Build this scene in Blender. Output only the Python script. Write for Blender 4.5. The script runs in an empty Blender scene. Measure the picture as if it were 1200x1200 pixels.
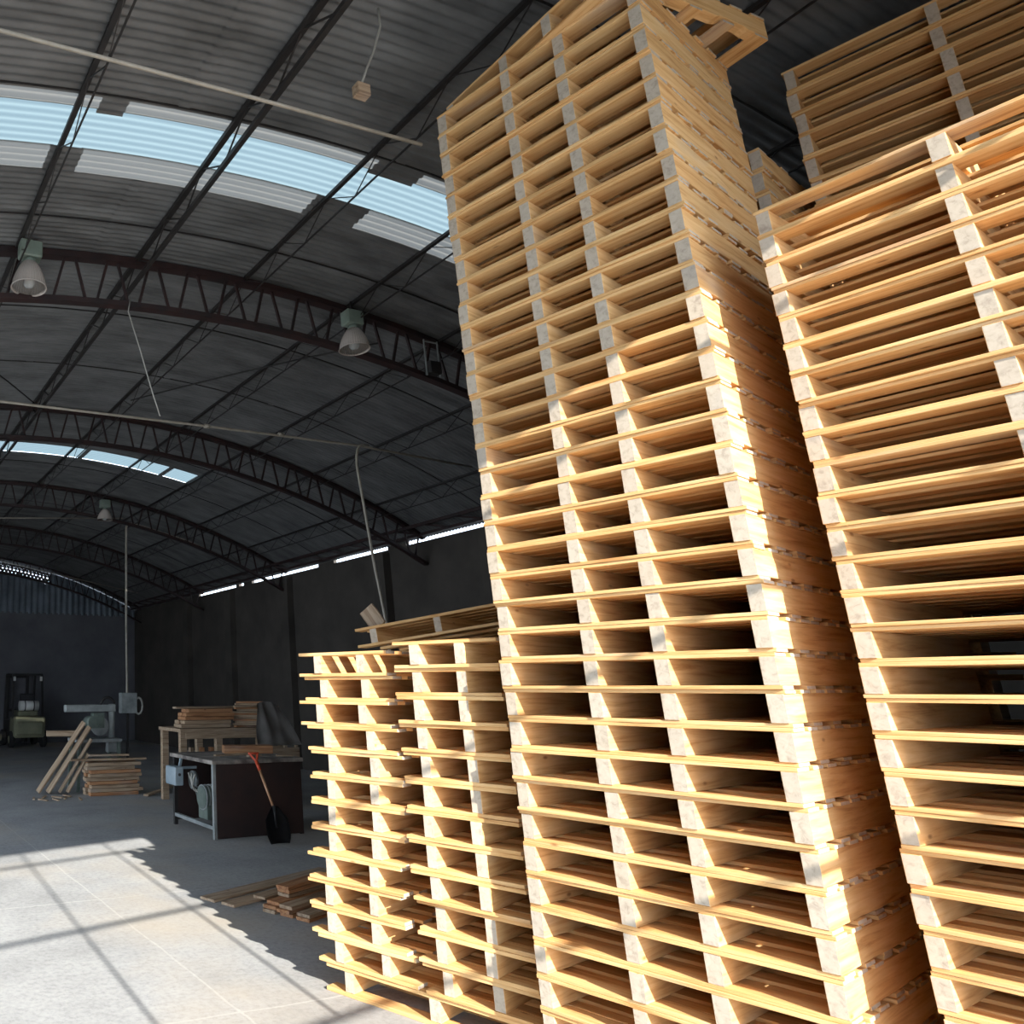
import bpy, bmesh, math, random
from mathutils import Vector, Matrix
random.seed(7)
PI = math.pi
SC = bpy.context.scene
COL = SC.collection

# ------------------------------------------------------------------ camera
H = 1.69
YAW = math.radians(20.5)
PITCH = math.atan(230 / 895.0)
cd = bpy.data.cameras.new('camera')
cam = bpy.data.objects.new('camera', cd)
COL.objects.link(cam)
cam.location = (0, 0, H)
cam.rotation_euler = (PI / 2 + PITCH, 0, -YAW)
cd.sensor_fit = 'HORIZONTAL'
cd.sensor_width = 36.0
cd.lens = 895.0 / 1200 * 36.0
cd.shift_x = (600 - 148) / 1200.0
cd.shift_y = -(600 - 575) / 1200.0
cd.clip_start = 0.05
SC.camera = cam

# ------------------------------------------------------------------ light
w = bpy.data.worlds.new('daylight')
SC.world = w
w.use_nodes = True
bg = w.node_tree.nodes['Background']
bg.inputs[0].default_value = (0.72, 0.84, 1.0, 1)
bg.inputs[1].default_value = 3.9
sd = bpy.data.lights.new('sun', 'SUN')
sd.energy = 10.4
sd.angle = 0.0093
sd.color = (1.0, 0.96, 0.89)
sun = bpy.data.objects.new('sun', sd)
COL.objects.link(sun)
SUN_DIR = Vector((0.065, 1.0, -0.48)).normalized()
sun.rotation_euler = SUN_DIR.to_track_quat('-Z', 'Y').to_euler()
sun.location = (0, -6, 8)
SC.view_settings.view_transform = 'Standard'
SC.view_settings.look = 'None'
SC.view_settings.gamma = 1.0
SC.view_settings.exposure = 0.42
SC.view_settings.use_curve_mapping = False


# ------------------------------------------------------------------ materials
def mat(name, color, rough=0.8, metal=0.0):
    m = bpy.data.materials.new(name)
    m.use_nodes = True
    b = m.node_tree.nodes['Principled BSDF']
    b.inputs['Base Color'].default_value = (*color, 1)
    b.inputs['Roughness'].default_value = rough
    b.inputs['Metallic'].default_value = metal
    return m


def N(m, kind, **kw):
    n = m.node_tree.nodes.new(kind)
    for k, v in kw.items():
        if k in n.inputs.keys():
            n.inputs[k].default_value = v
        else:
            setattr(n, k, v)
    return n


def L(m, a, b):
    m.node_tree.links.new(a, b)


def ramp(m, src, stops):
    r = N(m, 'ShaderNodeValToRGB')
    el = r.color_ramp.elements
    while len(el) > 1:
        el.remove(el[-1])
    el[0].position = stops[0][0]
    el[0].color = (*stops[0][1], 1)
    for p, c in stops[1:]:
        e = el.new(p)
        e.color = (*c, 1)
    L(m, src, r.inputs[0])
    return r.outputs[0]


def mix(m, fac, a, b, mode='MIX'):
    n = N(m, 'ShaderNodeMix', data_type='RGBA', blend_type=mode)
    if isinstance(fac, (int, float)):
        n.inputs[0].default_value = fac
    else:
        L(m, fac, n.inputs[0])
    for i, s in ((6, a), (7, b)):
        if isinstance(s, tuple):
            n.inputs[i].default_value = (*s, 1)
        else:
            L(m, s, n.inputs[i])
    return n.outputs[2]


def noise_mat(name, stops, scale=3.0, detail=6.0, rough=0.85, metal=0.0, bump=0.0, coords='Object', stretch=(1, 1, 1)):
    m = mat(name, stops[0][1], rough, metal)
    b = m.node_tree.nodes['Principled BSDF']
    tc = N(m, 'ShaderNodeTexCoord')
    mp = N(m, 'ShaderNodeMapping')
    mp.inputs['Scale'].default_value = stretch
    L(m, tc.outputs[coords], mp.inputs[0])
    n = N(m, 'ShaderNodeTexNoise', Scale=scale, Detail=detail, Roughness=0.6)
    L(m, mp.outputs[0], n.inputs['Vector'])
    L(m, ramp(m, n.outputs[0], stops), b.inputs['Base Color'])
    if bump:
        bp = N(m, 'ShaderNodeBump', Strength=bump, Distance=0.01)
        L(m, n.outputs[0], bp.inputs['Height'])
        L(m, bp.outputs[0], b.inputs['Normal'])
    return m


def wood(name, pale, tan, dark, vary=0.5, knots=True):
    """sawn timber: grain runs along local X, every board gets its own tone"""
    m = mat(name, tan, 0.72)
    b = m.node_tree.nodes['Principled BSDF']
    b.inputs['Specular IOR Level'].default_value = 0.25
    tc = N(m, 'ShaderNodeTexCoord')
    oi = N(m, 'ShaderNodeObjectInfo')
    mul = N(m, 'ShaderNodeMath', operation='MULTIPLY')
    L(m, oi.outputs['Random'], mul.inputs[0])
    mul.inputs[1].default_value = 57.0
    add = N(m, 'ShaderNodeVectorMath', operation='ADD')
    L(m, tc.outputs['Object'], add.inputs[0])
    L(m, mul.outputs[0], add.inputs[1])
    mp = N(m, 'ShaderNodeMapping')
    mp.inputs['Scale'].default_value = (1.3, 22, 22)
    L(m, add.outputs[0], mp.inputs[0])
    g = N(m, 'ShaderNodeTexNoise', Scale=1.6, Detail=7.0, Roughness=0.65, Distortion=0.6)
    L(m, mp.outputs[0], g.inputs['Vector'])
    col = ramp(m, g.outputs[0], [(0.3, dark), (0.48, tan), (0.68, pale)])
    mp2 = N(m, 'ShaderNodeMapping')
    mp2.inputs['Scale'].default_value = (1.0, 2.6, 2.6)
    L(m, add.outputs[0], mp2.inputs[0])
    if knots:
        v = N(m, 'ShaderNodeTexVoronoi', Scale=3.2)
        L(m, mp2.outputs[0], v.inputs['Vector'])
        kn = ramp(m, v.outputs['Distance'], [(0.03, (1, 1, 1)), (0.085, (0, 0, 0))])
        kd = N(m, 'ShaderNodeMath', operation='MULTIPLY')
        L(m, kn, kd.inputs[0])
        kd.inputs[1].default_value = 0.75
        col = mix(m, kd.outputs[0], col, (dark[0] * 0.5, dark[1] * 0.4, dark[2] * 0.35))
    # per-board tone
    tone = ramp(m, oi.outputs['Random'], [(0.0, (1.08, 1.06, 1.02)), (0.3, (0.92, 0.86, 0.78)), (0.55, (1.05, 0.98, 0.9)),
                                          (0.8, (0.97, 0.84, 0.70)), (1.0, (0.86, 0.82, 0.78))])
    col = mix(m, vary, col, mix(m, 1.0, col, tone, 'MULTIPLY'))
    # grey blue-stain streaks
    s = N(m, 'ShaderNodeTexNoise', Scale=1.1, Detail=3.0)
    L(m, mp2.outputs[0], s.inputs['Vector'])
    sf = ramp(m, s.outputs[0], [(0.62, (0, 0, 0)), (0.75, (0.45, 0.45, 0.45))])
    col = mix(m, sf, col, (0.36, 0.33, 0.30))
    L(m, col, b.inputs['Base Color'])
    bp = N(m, 'ShaderNodeBump', Strength=0.25, Distance=0.004)
    L(m, g.outputs[0], bp.inputs['Height'])
    L(m, bp.outputs[0], b.inputs['Normal'])
    return m


WOOD = wood('pallet_pine', (0.76, 0.53, 0.275), (0.67, 0.42, 0.185), (0.47, 0.24, 0.085), 0.85)
WEND = wood('pallet_end_grain', (0.53, 0.46, 0.37), (0.48, 0.41, 0.325), (0.34, 0.28, 0.22), 0.3, False)
OLDWOOD = wood('weathered_board', (0.46, 0.37, 0.27), (0.34, 0.25, 0.17), (0.16, 0.10, 0.06))
REDWOOD = wood('reddish_board', (0.50, 0.29, 0.15), (0.36, 0.18, 0.09), (0.16, 0.07, 0.035))
STEEL = noise_mat('dark_red_oxide_steel', [(0.35, (0.014, 0.008, 0.008)), (0.7, (0.034, 0.012, 0.010))], 5, rough=0.6)
DARKSTEEL = noise_mat('dark_steel', [(0.3, (0.008, 0.008, 0.008)), (0.7, (0.025, 0.02, 0.018))], 6, rough=0.55)
PIPE = noise_mat('grey_conduit_metal', [(0.3, (0.25, 0.225, 0.18)), (0.7, (0.38, 0.34, 0.28))], 8, rough=0.5)
WALLM = noise_mat('dark_concrete', [(0.3, (0.042, 0.036, 0.030)), (0.7, (0.076, 0.065, 0.054))], 1.2, rough=0.95, bump=0.3)  # dark mottled base colour shared by the side and gate walls
SHEET = noise_mat('dark_blue_sheet_metal', [(0.3, (0.10, 0.12, 0.14)), (0.7, (0.2, 0.235, 0.27))], 2, rough=0.5, metal=0.3)
BLACK = noise_mat('black_plastic', [(0.3, (0.012, 0.012, 0.014)), (0.7, (0.03, 0.03, 0.033))], 9, rough=0.45)
CABM = noise_mat('brown_black_painted_steel', [(0.35, (0.022, 0.015, 0.014)), (0.62, (0.045, 0.022, 0.018))], 2.2, rough=0.6)
DUSTTOP = noise_mat('dusty_table_top', [(0.4, (0.10, 0.085, 0.075)), (0.62, (0.34, 0.30, 0.26))], 4, rough=0.9)
GREYM = noise_mat('dusty_machine_grey', [(0.3, (0.15, 0.165, 0.165)), (0.7, (0.31, 0.325, 0.31))], 5, rough=0.7)
GREENM = noise_mat('dusty_machine_green', [(0.3, (0.06, 0.085, 0.07)), (0.7, (0.15, 0.18, 0.15))], 5, rough=0.6)
BLUEGREY = noise_mat('pale_blue_enamel', [(0.3, (0.20, 0.26, 0.29)), (0.7, (0.32, 0.38, 0.41))], 6, rough=0.5)
TAUPE = noise_mat('grey_canvas', [(0.3, (0.20, 0.185, 0.17)), (0.7, (0.32, 0.295, 0.27))], 3, rough=0.95, bump=0.5)
ORANGE = mat('orange_red_plastic', (0.55, 0.07, 0.025), 0.45)
SHAFT = mat('tan_shovel_shaft', (0.45, 0.24, 0.13), 0.5)
YELLOWM = noise_mat('faded_forklift_paint', [(0.3, (0.16, 0.16, 0.10)), (0.7, (0.25, 0.25, 0.16))], 3, rough=0.5)
LAMPGREY = noise_mat('grey_green_ballast_paint', [(0.3, (0.15, 0.19, 0.155)), (0.7, (0.22, 0.27, 0.225))], 8, rough=0.5)
WHITE = mat('off_white_enamel', (0.75, 0.74, 0.70), 0.4)
TIRE = mat('tyre_rubber', (0.012, 0.012, 0.012), 0.9)
BULB = mat('frosted_bulb_glass', (0.85, 0.85, 0.82), 0.15)
CORD = mat('pale_cord', (0.34, 0.33, 0.29), 0.7)

# ribbed prismatic reflector of the lamps
BELL = mat('prismatic_lamp_bell', (0.68, 0.60, 0.54), 0.25)
b_ = BELL.node_tree.nodes['Principled BSDF']
b_.inputs['Transmission Weight'].default_value = 0.35
tc = N(BELL, 'ShaderNodeTexCoord')
gr = N(BELL, 'ShaderNodeTexGradient', gradient_type='RADIAL')
L(BELL, tc.outputs['Object'], gr.inputs[0])
mm = N(BELL, 'ShaderNodeMath', operation='MULTIPLY')
L(BELL, gr.outputs['Fac'], mm.inputs[0]); mm.inputs[1].default_value = 2 * PI * 40
sn = N(BELL, 'ShaderNodeMath', operation='SINE')
L(BELL, mm.outputs[0], sn.inputs[0])
bp = N(BELL, 'ShaderNodeBump', Strength=0.4, Distance=0.004)
L(BELL, sn.outputs[0], bp.inputs['Height'])
L(BELL, bp.outputs[0], b_.inputs['Normal'])
GLASS = mat('lamp_lens_glass', (0.9, 0.92, 0.92), 0.08)
GLASS.node_tree.nodes['Principled BSDF'].inputs['Transmission Weight'].default_value = 0.95

# roof sheet: zinc, dirt streaks
ROOF = noise_mat('galvanised_roof_sheet', [(0.3, (0.088, 0.089, 0.088)), (0.7, (0.20, 0.202, 0.20))], 1.5, rough=0.55, metal=0.25,
                 coords='Object', stretch=(1, 3, 1))


def translucent(name, col, k=0.9, dull=(0.6, 0.6, 0.58)):
    m = bpy.data.materials.new(name)
    m.use_nodes = True
    nt = m.node_tree
    nt.nodes.clear()
    out = nt.nodes.new('ShaderNodeOutputMaterial')
    t = nt.nodes.new('ShaderNodeBsdfTranslucent')
    d = nt.nodes.new('ShaderNodeBsdfDiffuse')
    mx = nt.nodes.new('ShaderNodeMixShader')
    t.inputs[0].default_value = (*col, 1)
    d.inputs[0].default_value = (*dull, 1)
    mx.inputs[0].default_value = k
    nt.links.new(d.outputs[0], mx.inputs[1])
    nt.links.new(t.outputs[0], mx.inputs[2])
    nt.links.new(mx.outputs[0], out.inputs[0])
    return m


SKYL = translucent('clear_corrugated_fibreglass', (0.088, 0.115, 0.12), 0.95)
DULL = translucent('dirty_corrugated_fibreglass', (0.105, 0.102, 0.092), 0.55, (0.36, 0.35, 0.33))

# floor: worn concrete, pale filled joints, dust
FLOORM = mat('worn_concrete', (0.4, 0.39, 0.37), 0.85)
b_ = FLOORM.node_tree.nodes['Principled BSDF']
tc = N(FLOORM, 'ShaderNodeTexCoord')
n1 = N(FLOORM, 'ShaderNodeTexNoise', Scale=0.9, Detail=9.0, Roughness=0.68)
L(FLOORM, tc.outputs['Object'], n1.inputs['Vector'])
c1 = ramp(FLOORM, n1.outputs[0], [(0.3, (0.25, 0.252, 0.25)), (0.5, (0.325, 0.327, 0.325)), (0.7, (0.39, 0.392, 0.385))])
n2 = N(FLOORM, 'ShaderNodeTexNoise', Scale=26.0, Detail=8.0, Roughness=0.75)
L(FLOORM, tc.outputs['Object'], n2.inputs['Vector'])
c2 = ramp(FLOORM, n2.outputs[0], [(0.33, (0.72, 0.72, 0.72)), (0.5, (1, 1, 1)), (0.68, (1.18, 1.17, 1.15))])
cc = mix(FLOORM, 0.9, c1, mix(FLOORM, 1.0, c1, c2, 'MULTIPLY'))
sp = N(FLOORM, 'ShaderNodeSeparateXYZ')
nj = N(FLOORM, 'ShaderNodeTexNoise', Scale=2.5, Detail=4.0)
L(FLOORM, tc.outputs['Object'], nj.inputs['Vector'])
jv = N(FLOORM, 'ShaderNodeVectorMath', operation='MULTIPLY_ADD')
L(FLOORM, nj.outputs['Color'], jv.inputs[0]); jv.inputs[1].default_value = (0.05, 0.05, 0)
L(FLOORM, tc.outputs['Object'], jv.inputs[2])
L(FLOORM, jv.outputs[0], sp.inputs[0])


def joint(axis, off, period, wd):
    a = N(FLOORM, 'ShaderNodeMath', operation='ADD'); L(FLOORM, sp.outputs[axis], a.inputs[0]); a.inputs[1].default_value = -off - 0.025 + 50 * period
    p = N(FLOORM, 'ShaderNodeMath', operation='PINGPONG'); L(FLOORM, a.outputs[0], p.inputs[0]); p.inputs[1].default_value = period / 2
    l = N(FLOORM, 'ShaderNodeMath', operation='LESS_THAN'); L(FLOORM, p.outputs[0], l.inputs[0]); l.inputs[1].default_value = wd
    return l.outputs[0]


jm = N(FLOORM, 'ShaderNodeMath', operation='MAXIMUM')
L(FLOORM, joint(0, 2.21, 2.6, 0.008), jm.inputs[0]); L(FLOORM, joint(1, 4.15, 2.4, 0.008), jm.inputs[1])
jf = N(FLOORM, 'ShaderNodeMath', operation='MULTIPLY'); L(FLOORM, jm.outputs[0], jf.inputs[0]); L(FLOORM, n2.outputs[0], jf.inputs[1])
cc = mix(FLOORM, jf.outputs[0], cc, (0.48, 0.475, 0.455))
# sawdust, warm patches deeper in the hall
sy = N(FLOORM, 'ShaderNodeTexNoise', Scale=0.55, Detail=5.0)
L(FLOORM, tc.outputs['Object'], sy.inputs['Vector'])
sdf = ramp(FLOORM, sy.outputs[0], [(0.5, (0, 0, 0)), (0.68, (0.55, 0.55, 0.55))])
cc = mix(FLOORM, sdf, cc, (0.43, 0.36, 0.27))
L(FLOORM, cc, b_.inputs['Base Color'])
bp = N(FLOORM, 'ShaderNodeBump', Strength=0.35, Distance=0.006)
L(FLOORM, n2.outputs[0], bp.inputs['Height'])
L(FLOORM, bp.outputs[0], b_.inputs['Normal'])


# ------------------------------------------------------------------ mesh helpers
def box(bm, x0, x1, y0, y1, z0, z1, M=None, jit=0.0):
    vs = []
    for x, y, z in ((x0, y0, z0), (x1, y0, z0), (x1, y1, z0), (x0, y1, z0), (x0, y0, z1), (x1, y0, z1), (x1, y1, z1), (x0, y1, z1)):
        p = Vector((x + random.uniform(-jit, jit), y + random.uniform(-jit, jit), z))
        vs.append(bm.verts.new(M @ p if M else p))
    fs = [bm.faces.new([vs[i] for i in f]) for f in ((3, 2, 1, 0), (4, 5, 6, 7), (0, 1, 5, 4), (1, 2, 6, 5), (2, 3, 7, 6), (3, 0, 4, 7))]
    return fs


def bar(bm, a, b, wd, ht=None, up=(0, 0, 1)):
    """box of section wd x ht from a to b"""
    a = Vector(a); b = Vector(b)
    ht = ht or wd
    d = b - a
    ln = d.length
    d.normalize()
    u = Vector(up)
    s = d.cross(u)
    if s.length < 1e-4:
        s = d.cross(Vector((1, 0, 0)))
    s.normalize()
    u = s.cross(d)
    M = Matrix((d, s, u)).transposed().to_4x4()
    M.translation = a
    return box(bm, 0, ln, -wd / 2, wd / 2, -ht / 2, ht / 2, M)


def tube(bm, pts, r, seg=8, cap=True):
    pts = [Vector(p) for p in pts]
    rings = []
    prev = None
    for i, p in enumerate(pts):
        t = (pts[min(i + 1, len(pts) - 1)] - pts[max(i - 1, 0)]).normalized()
        ref = prev if prev is not None else (Vector((0, 0, 1)) if abs(t.z) < 0.9 else Vector((1, 0, 0)))
        s = t.cross(ref)
        if s.length < 1e-4:
            s = t.cross(Vector((0, 1, 0)))
        s.normalize()
        u = s.cross(t).normalized()
        prev = u
        rr = r[i] if isinstance(r, (list, tuple)) else r
        rings.append([bm.verts.new(p + (s * math.cos(2 * PI * k / seg) + u * math.sin(2 * PI * k / seg)) * rr) for k in range(seg)])
    for a, b in zip(rings, rings[1:]):
        for k in range(seg):
            f = bm.faces.new((a[k], a[(k + 1) % seg], b[(k + 1) % seg], b[k]))
            f.smooth = True
    if cap:
        bm.faces.new(rings[0][::-1])
        bm.faces.new(rings[-1])


def lathe(bm, prof, c=(0, 0, 0), seg=28, smooth=True):
    rings = [[bm.verts.new((c[0] + r * math.cos(2 * PI * k / seg), c[1] + r * math.sin(2 * PI * k / seg), c[2] + z)) for k in range(seg)] for r, z in prof]
    for a, b in zip(rings, rings[1:]):
        for k in range(seg):
            f = bm.faces.new((a[k], a[(k + 1) % seg], b[(k + 1) % seg], b[k]))
            f.smooth = smooth


def cyl(bm, a, b, r, seg=20):
    tube(bm, [a, b], r, seg)


def bez(p0, p1, p2, n=10):
    p0, p1, p2 = Vector(p0), Vector(p1), Vector(p2)
    return [(1 - t) ** 2 * p0 + 2 * t * (1 - t) * p1 + t * t * p2 for t in [i / n for i in range(n + 1)]]


def obj(name, bm, m, parent=None, bevel=0.0, norm=True):
    me = bpy.data.meshes.new(name)
    if norm:
        bmesh.ops.recalc_face_normals(bm, faces=bm.faces)
    if bevel:
        bmesh.ops.bevel(bm, geom=[e for e in bm.edges if e.calc_face_angle(0) > 0.6], offset=bevel, segments=1, affect='EDGES')
    bm.to_mesh(me)
    bm.free()
    for mm in (m if isinstance(m, (list, tuple)) else [m]):
        me.materials.append(mm)
    o = bpy.data.objects.new(name, me)
    COL.objects.link(o)
    if parent:
        o.parent = parent
    return o


def part(name, m, parent, fn, bevel=0.0, label=None):
    bm = bmesh.new()
    fn(bm)
    o = obj(name, bm, m, parent, bevel)
    if label:
        o['label'] = label
    return o


def tag(o, label, cat, group=None, kind=None):
    o['label'] = label
    o['category'] = cat
    if group:
        o['group'] = group
    if kind:
        o['kind'] = kind
    return o


def thing(name, label, cat, loc=(0, 0, 0), rot=(0, 0, 0), group=None):
    o = bpy.data.objects.new(name, None)
    o.empty_display_size = 0.1
    COL.objects.link(o)
    o.location = loc
    o.rotation_euler = rot
    return tag(o, label, cat, group)


def struct(name, m, fn, label=None, parent=None):
    bm = bmesh.new()
    fn(bm)
    o = obj(name, bm, m, parent)
    if parent is None:
        o['kind'] = 'structure'
        o['category'] = name.split('_')[0]
    if label:
        o['label'] = label
    return o


# ------------------------------------------------------------------ the hall
XC, RR, ZR = 3.29, 13.39, 5.77          # ridge x, roof radius, ridge height
XL, XR = -2.92, 9.5
YB = 24.6


def roofz(x, off=0.0):
    return ZR - RR + math.sqrt((RR - off) ** 2 - (x - XC) ** 2)


def gy(x):                               # the gate wall runs slightly askew
    return -1.0 + 0.25 * x


struct('floor', FLOORM, lambda bm: box(bm, -12, 18, -16, YB + 1, -0.1, 0), 'worn pale concrete floor with filled joints')

WAVE = 0.072


def corrugated(bm, ya, yb, xa, xb, zoff=0.0, amp=0.009, nx=34):
    n = int((yb - ya) / WAVE * 6)
    rows = []
    for i in range(n + 1):
        y = ya + (yb - ya) * i / n
        dz = amp * math.sin(2 * PI * y / WAVE) + zoff
        row = []
        for k in range(nx + 1):
            x = xa + (xb - xa) * k / nx
            row.append(bm.verts.new((x, y, roofz(x) + dz)))
        rows.append(row)
    for a, b in zip(rows, rows[1:]):
        for k in range(nx):
            f = bm.faces.new((a[k], a[k + 1], b[k + 1], b[k]))
            f.smooth = True


XE0, XE1 = XL - 0.45, XR + 0.03
S1A, S1B, S2A, S2B = 4.34, 4.76, 12.3, 12.86


def ceiling(bm):
    corrugated(bm, -1.78, S1A - 0.13, XE0, XE1)
    corrugated(bm, S1B + 0.27, S2A, XE0, XE1)
    corrugated(bm, S2B, YB + 0.3, XE0, XE1)
    corrugated(bm, S2A - 0.05, S2B + 0.05, XE0, 1.2, 0.004, 0.009, 14)
    corrugated(bm, S2A - 0.05, S2B + 0.05, 6.03, XE1, 0.004, 0.009, 14)
    # gaps between the dull panels of the near strip
    for x0, x1 in ((XE0, -1.2), (1.2, 1.42), (3.55, 4.05), (6.2, XE1)):
        corrugated(bm, S1B - 0.02, S1B + 0.31, x0 - 0.02, x1 + 0.02, -0.004, 0.009, 6)
    for x0, x1 in ((XE0, -1.2), (1.42, 1.58), (3.75, 4.15), (6.2, XE1)):
        corrugated(bm, S1A - 0.17, S1A + 0.02, x0 - 0.02, x1 + 0.02, -0.004, 0.009, 6)
    corrugated(bm, S1A, S1B, XE0, -1.2, 0, 0.009, 6)
    corrugated(bm, S1A, S1B, 6.2, XE1, 0, 0.009, 8)
    # lap seams of the sheets
    for xs in (-1.7, 0.35, 1.95, 3.85, 5.45, 7.3):
        corrugated(bm, S1B + 0.3, 24.0, xs, xs + 0.09, -0.007, 0.009, 2)
        corrugated(bm, -1.7, S1A - 0.15, xs, xs + 0.09, -0.007, 0.009, 2)


struct('ceiling', ROOF, ceiling, 'grey corrugated sheet metal barrel roof seen from below')


def sky1(bm):
    corrugated(bm, S1A - 0.02, S1B + 0.02, -1.25, 6.25, 0.012, 0.005, 26)


o = struct('window_1', SKYL, sky1, 'bright translucent corrugated skylight strip across the near roof')
o = struct('window_2', SKYL, lambda bm: corrugated(bm, S2A - 0.03, S2B + 0.03, 1.15, 6.08, 0.012, 0.005, 18), 'bright translucent skylight strip across the far roof')


def dullp(bm):
    for x0, x1 in ((-1.2, 1.2), (1.42, 3.55), (4.05, 6.2)):
        corrugated(bm, S1B, S1B + 0.30, x0, x1, 0.002, 0.009, 8)
    for x0, x1 in ((-1.2, 1.42), (1.58, 3.75), (4.15, 6.2)):
        corrugated(bm, S1A - 0.16, S1A, x0, x1, 0.002, 0.009, 8)


struct('trim_1', DULL, dullp, 'dull grey fibreglass sheets bordering the near skylight')



def laps(bm):
    for y in (1.2, 2.65, 4.165, 5.65, 7.35, 8.85, 11.9, 13.4, 16.4, 17.9):
        arc_bar(bm, y, 0.012, 0.012, 0.010, XE0 + 0.1, XE1 - 0.1)


LATER = laps
WT = 4.05                                # top of the masonry


WALLB = noise_mat('grey_end_wall_plaster', [(0.3, (0.10, 0.10, 0.11)), (0.7, (0.15, 0.15, 0.16))], 1.2, rough=0.95, bump=0.3)


def wall_back(bm):
    box(bm, XL - 0.2, XR + 0.2, YB, YB + 0.2, 0, WT)


struct('wall_back', WALLB, wall_back, 'dark masonry end wall')


def gable(bm):
    # ribbed sheet above the masonry
    n = int((XE1 - XE0) / 0.05)
    top = []
    bot = []
    for i in range(n + 1):
        x = XE0 + (XE1 - XE0) * i / n
        y = YB - 0.02 + (0.035 if i % 4 in (1, 2) else 0.0)
        zt = roofz(x) - 0.02 if x > 6.5 else roofz(x) - 0.42
        bot.append(bm.verts.new((x, y, WT - 0.05)))
        top.append(bm.verts.new((x, y, zt)))
    for i in range(n):
        bm.faces.new((bot[i], bot[i + 1], top[i + 1], top[i]))


struct('trim_2', SHEET, gable, 'dark blue ribbed sheet gable above the end wall')


def gvent(bm):
    # open lattice between gable sheet and roof
    x = XE0
    while x < 6.5:
        z0, z1 = roofz(x) - 0.43, roofz(x) - 0.0
        for s in (0, 1):
            a, b = (x, x + 0.16) if s else (x + 0.16, x)
            bar(bm, (a, YB + 0.03 + 0.03 * s, z0), (b, YB + 0.03 + 0.03 * s, roofz(b)), 0.05, 0.05, (0, 1, 0))
        x += 0.125
    x = XE0
    for k in range(40):
        xa = XE0 + (6.5 - XE0) * k / 40
        xb = XE0 + (6.5 - XE0) * (k + 1) / 40
        for o_ in (0.08, 0.17, 0.26, 0.35):
            bar(bm, (xa, YB + 0.03, roofz(xa) - o_), (xb, YB + 0.03, roofz(xb) - o_), 0.05, 0.045, (0, 0, 1))


struct('trim_3', DARKSTEEL, gvent, 'dark lattice vent under the roof at the far end')


def wall_right(bm):
    box(bm, XR, XR + 0.2, gy(XR), YB + 0.2, 0, 4.165)
    # sheet closing the gap here and there
    for a, b in ((-0.5, 2.2), (5.0, 6.4), (8.55, 8.7), (11.0, 11.5), (13.2, 13.75), (16.6, 17.0), (17.25, 17.4), (19.6, YB + 0.2)):
        box(bm, XR + 0.02, XR + 0.1, max(a, gy(XR)), b, 4.165, roofz(XR) + 0.02)


struct('wall_right', WALLM, wall_right, 'dark masonry side wall with a bright slit under the eave')
struct('wall_left', WALLM, lambda bm: (box(bm, XL - 0.2, XL, gy(XL), 5.0, 0, 4.2), box(bm, XL - 0.2, XL, 15.0, YB + 0.2, 0, 4.2), box(bm, XL - 0.2, XL, 5.0, 15.0, 3.4, 4.2)),  # unseen gap added in the left wall to brighten the middle of the hall
       'dark masonry side wall with an unseen opening added to let in daylight')
GL = 4.445                                # lintel height of the gate


def wall_front(bm):
    t = 0.12
    xs = [XE0, -2.6] + [-2.6 + 7.05 * i / 16 for i in range(1, 17)] + [4.45 + (XE1 - 4.45) * i / 10 for i in range(1, 11)]
    for xa, xb in zip(xs, xs[1:]):
        mid = (xa + xb) / 2
        lo = GL if -2.6 < mid < 4.45 else 0.0  # unseen jamb placed on the right to keep sun off the rear stacks
        za, zb = min(lo, roofz(xa) - 0.02), min(lo, roofz(xb) - 0.02)
        v = [bm.verts.new(p) for p in ((xa, gy(xa), za), (xb, gy(xb), zb), (xb, gy(xb), roofz(xb)), (xa, gy(xa), roofz(xa)),
                                       (xa, gy(xa) - t, za), (xb, gy(xb) - t, zb), (xb, gy(xb) - t, roofz(xb)), (xa, gy(xa) - t, roofz(xa)))]
        for f in ((0, 1, 2, 3), (7, 6, 5, 4), (0, 4, 5, 1), (3, 2, 6, 7), (0, 3, 7, 4), (1, 5, 6, 2)):
            bm.faces.new([v[k] for k in f])


struct('wall_front', WALLM, wall_front, 'wall above the wide gate opening')


def gatebars(bm):
    for z in (4.13, 3.10, 2.07):
        bar(bm, (-2.2, gy(-2.2), z), (4.45, gy(4.45), z), 0.03, 0.03)
    for k in range(12):
        x = -1.53 + 0.98 * k
        if x > 3.0:
            continue
        bar(bm, (x, gy(x), 2.07), (x, gy(x), GL), 0.024, 0.024, (0, 1, 0))


gtr = tag(struct('door_1', DARKSTEEL, gatebars), 'steel bar transom lattice over the gate opening', 'gate')
gtr['kind'] = 'structure'


def eave(bm):
    bar(bm, (XR - 0.12, 1.6, 4.255), (XR - 0.12, YB, 4.255), 0.08, 0.05)
    bar(bm, (XR - 0.45, 1.6, 4.34), (XR - 0.45, YB, 4.34), 0.05, 0.05)
    y = 2.0
    while y < YB - 0.6:
        bar(bm, (XR - 0.12, y, 4.25), (XR - 0.45, y + 0.35, 4.34), 0.03)
        y += 0.7


struct('trim_4', STEEL, eave, 'dark red steel eave beam above the side wall')

# columns on the side wall
for i, y in enumerate((6.2, 9.0, 11.6, 14.9, 17.6, 20.2)):
    c = struct('trim_%d' % (5 + i), WALLM, lambda bm: box(bm, XR - 0.16, XR, y - 0.16, y + 0.16, 0, 4.10), 'square concrete pilaster on the side wall')

# trusses ---------------------------------------------------------------
TY = [6.2, 10.47, 14.9, 19.2, 23.9]
tname = ['nearest', 'second', 'third', 'fourth', 'farthest']
TDEP = 0.52


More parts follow.
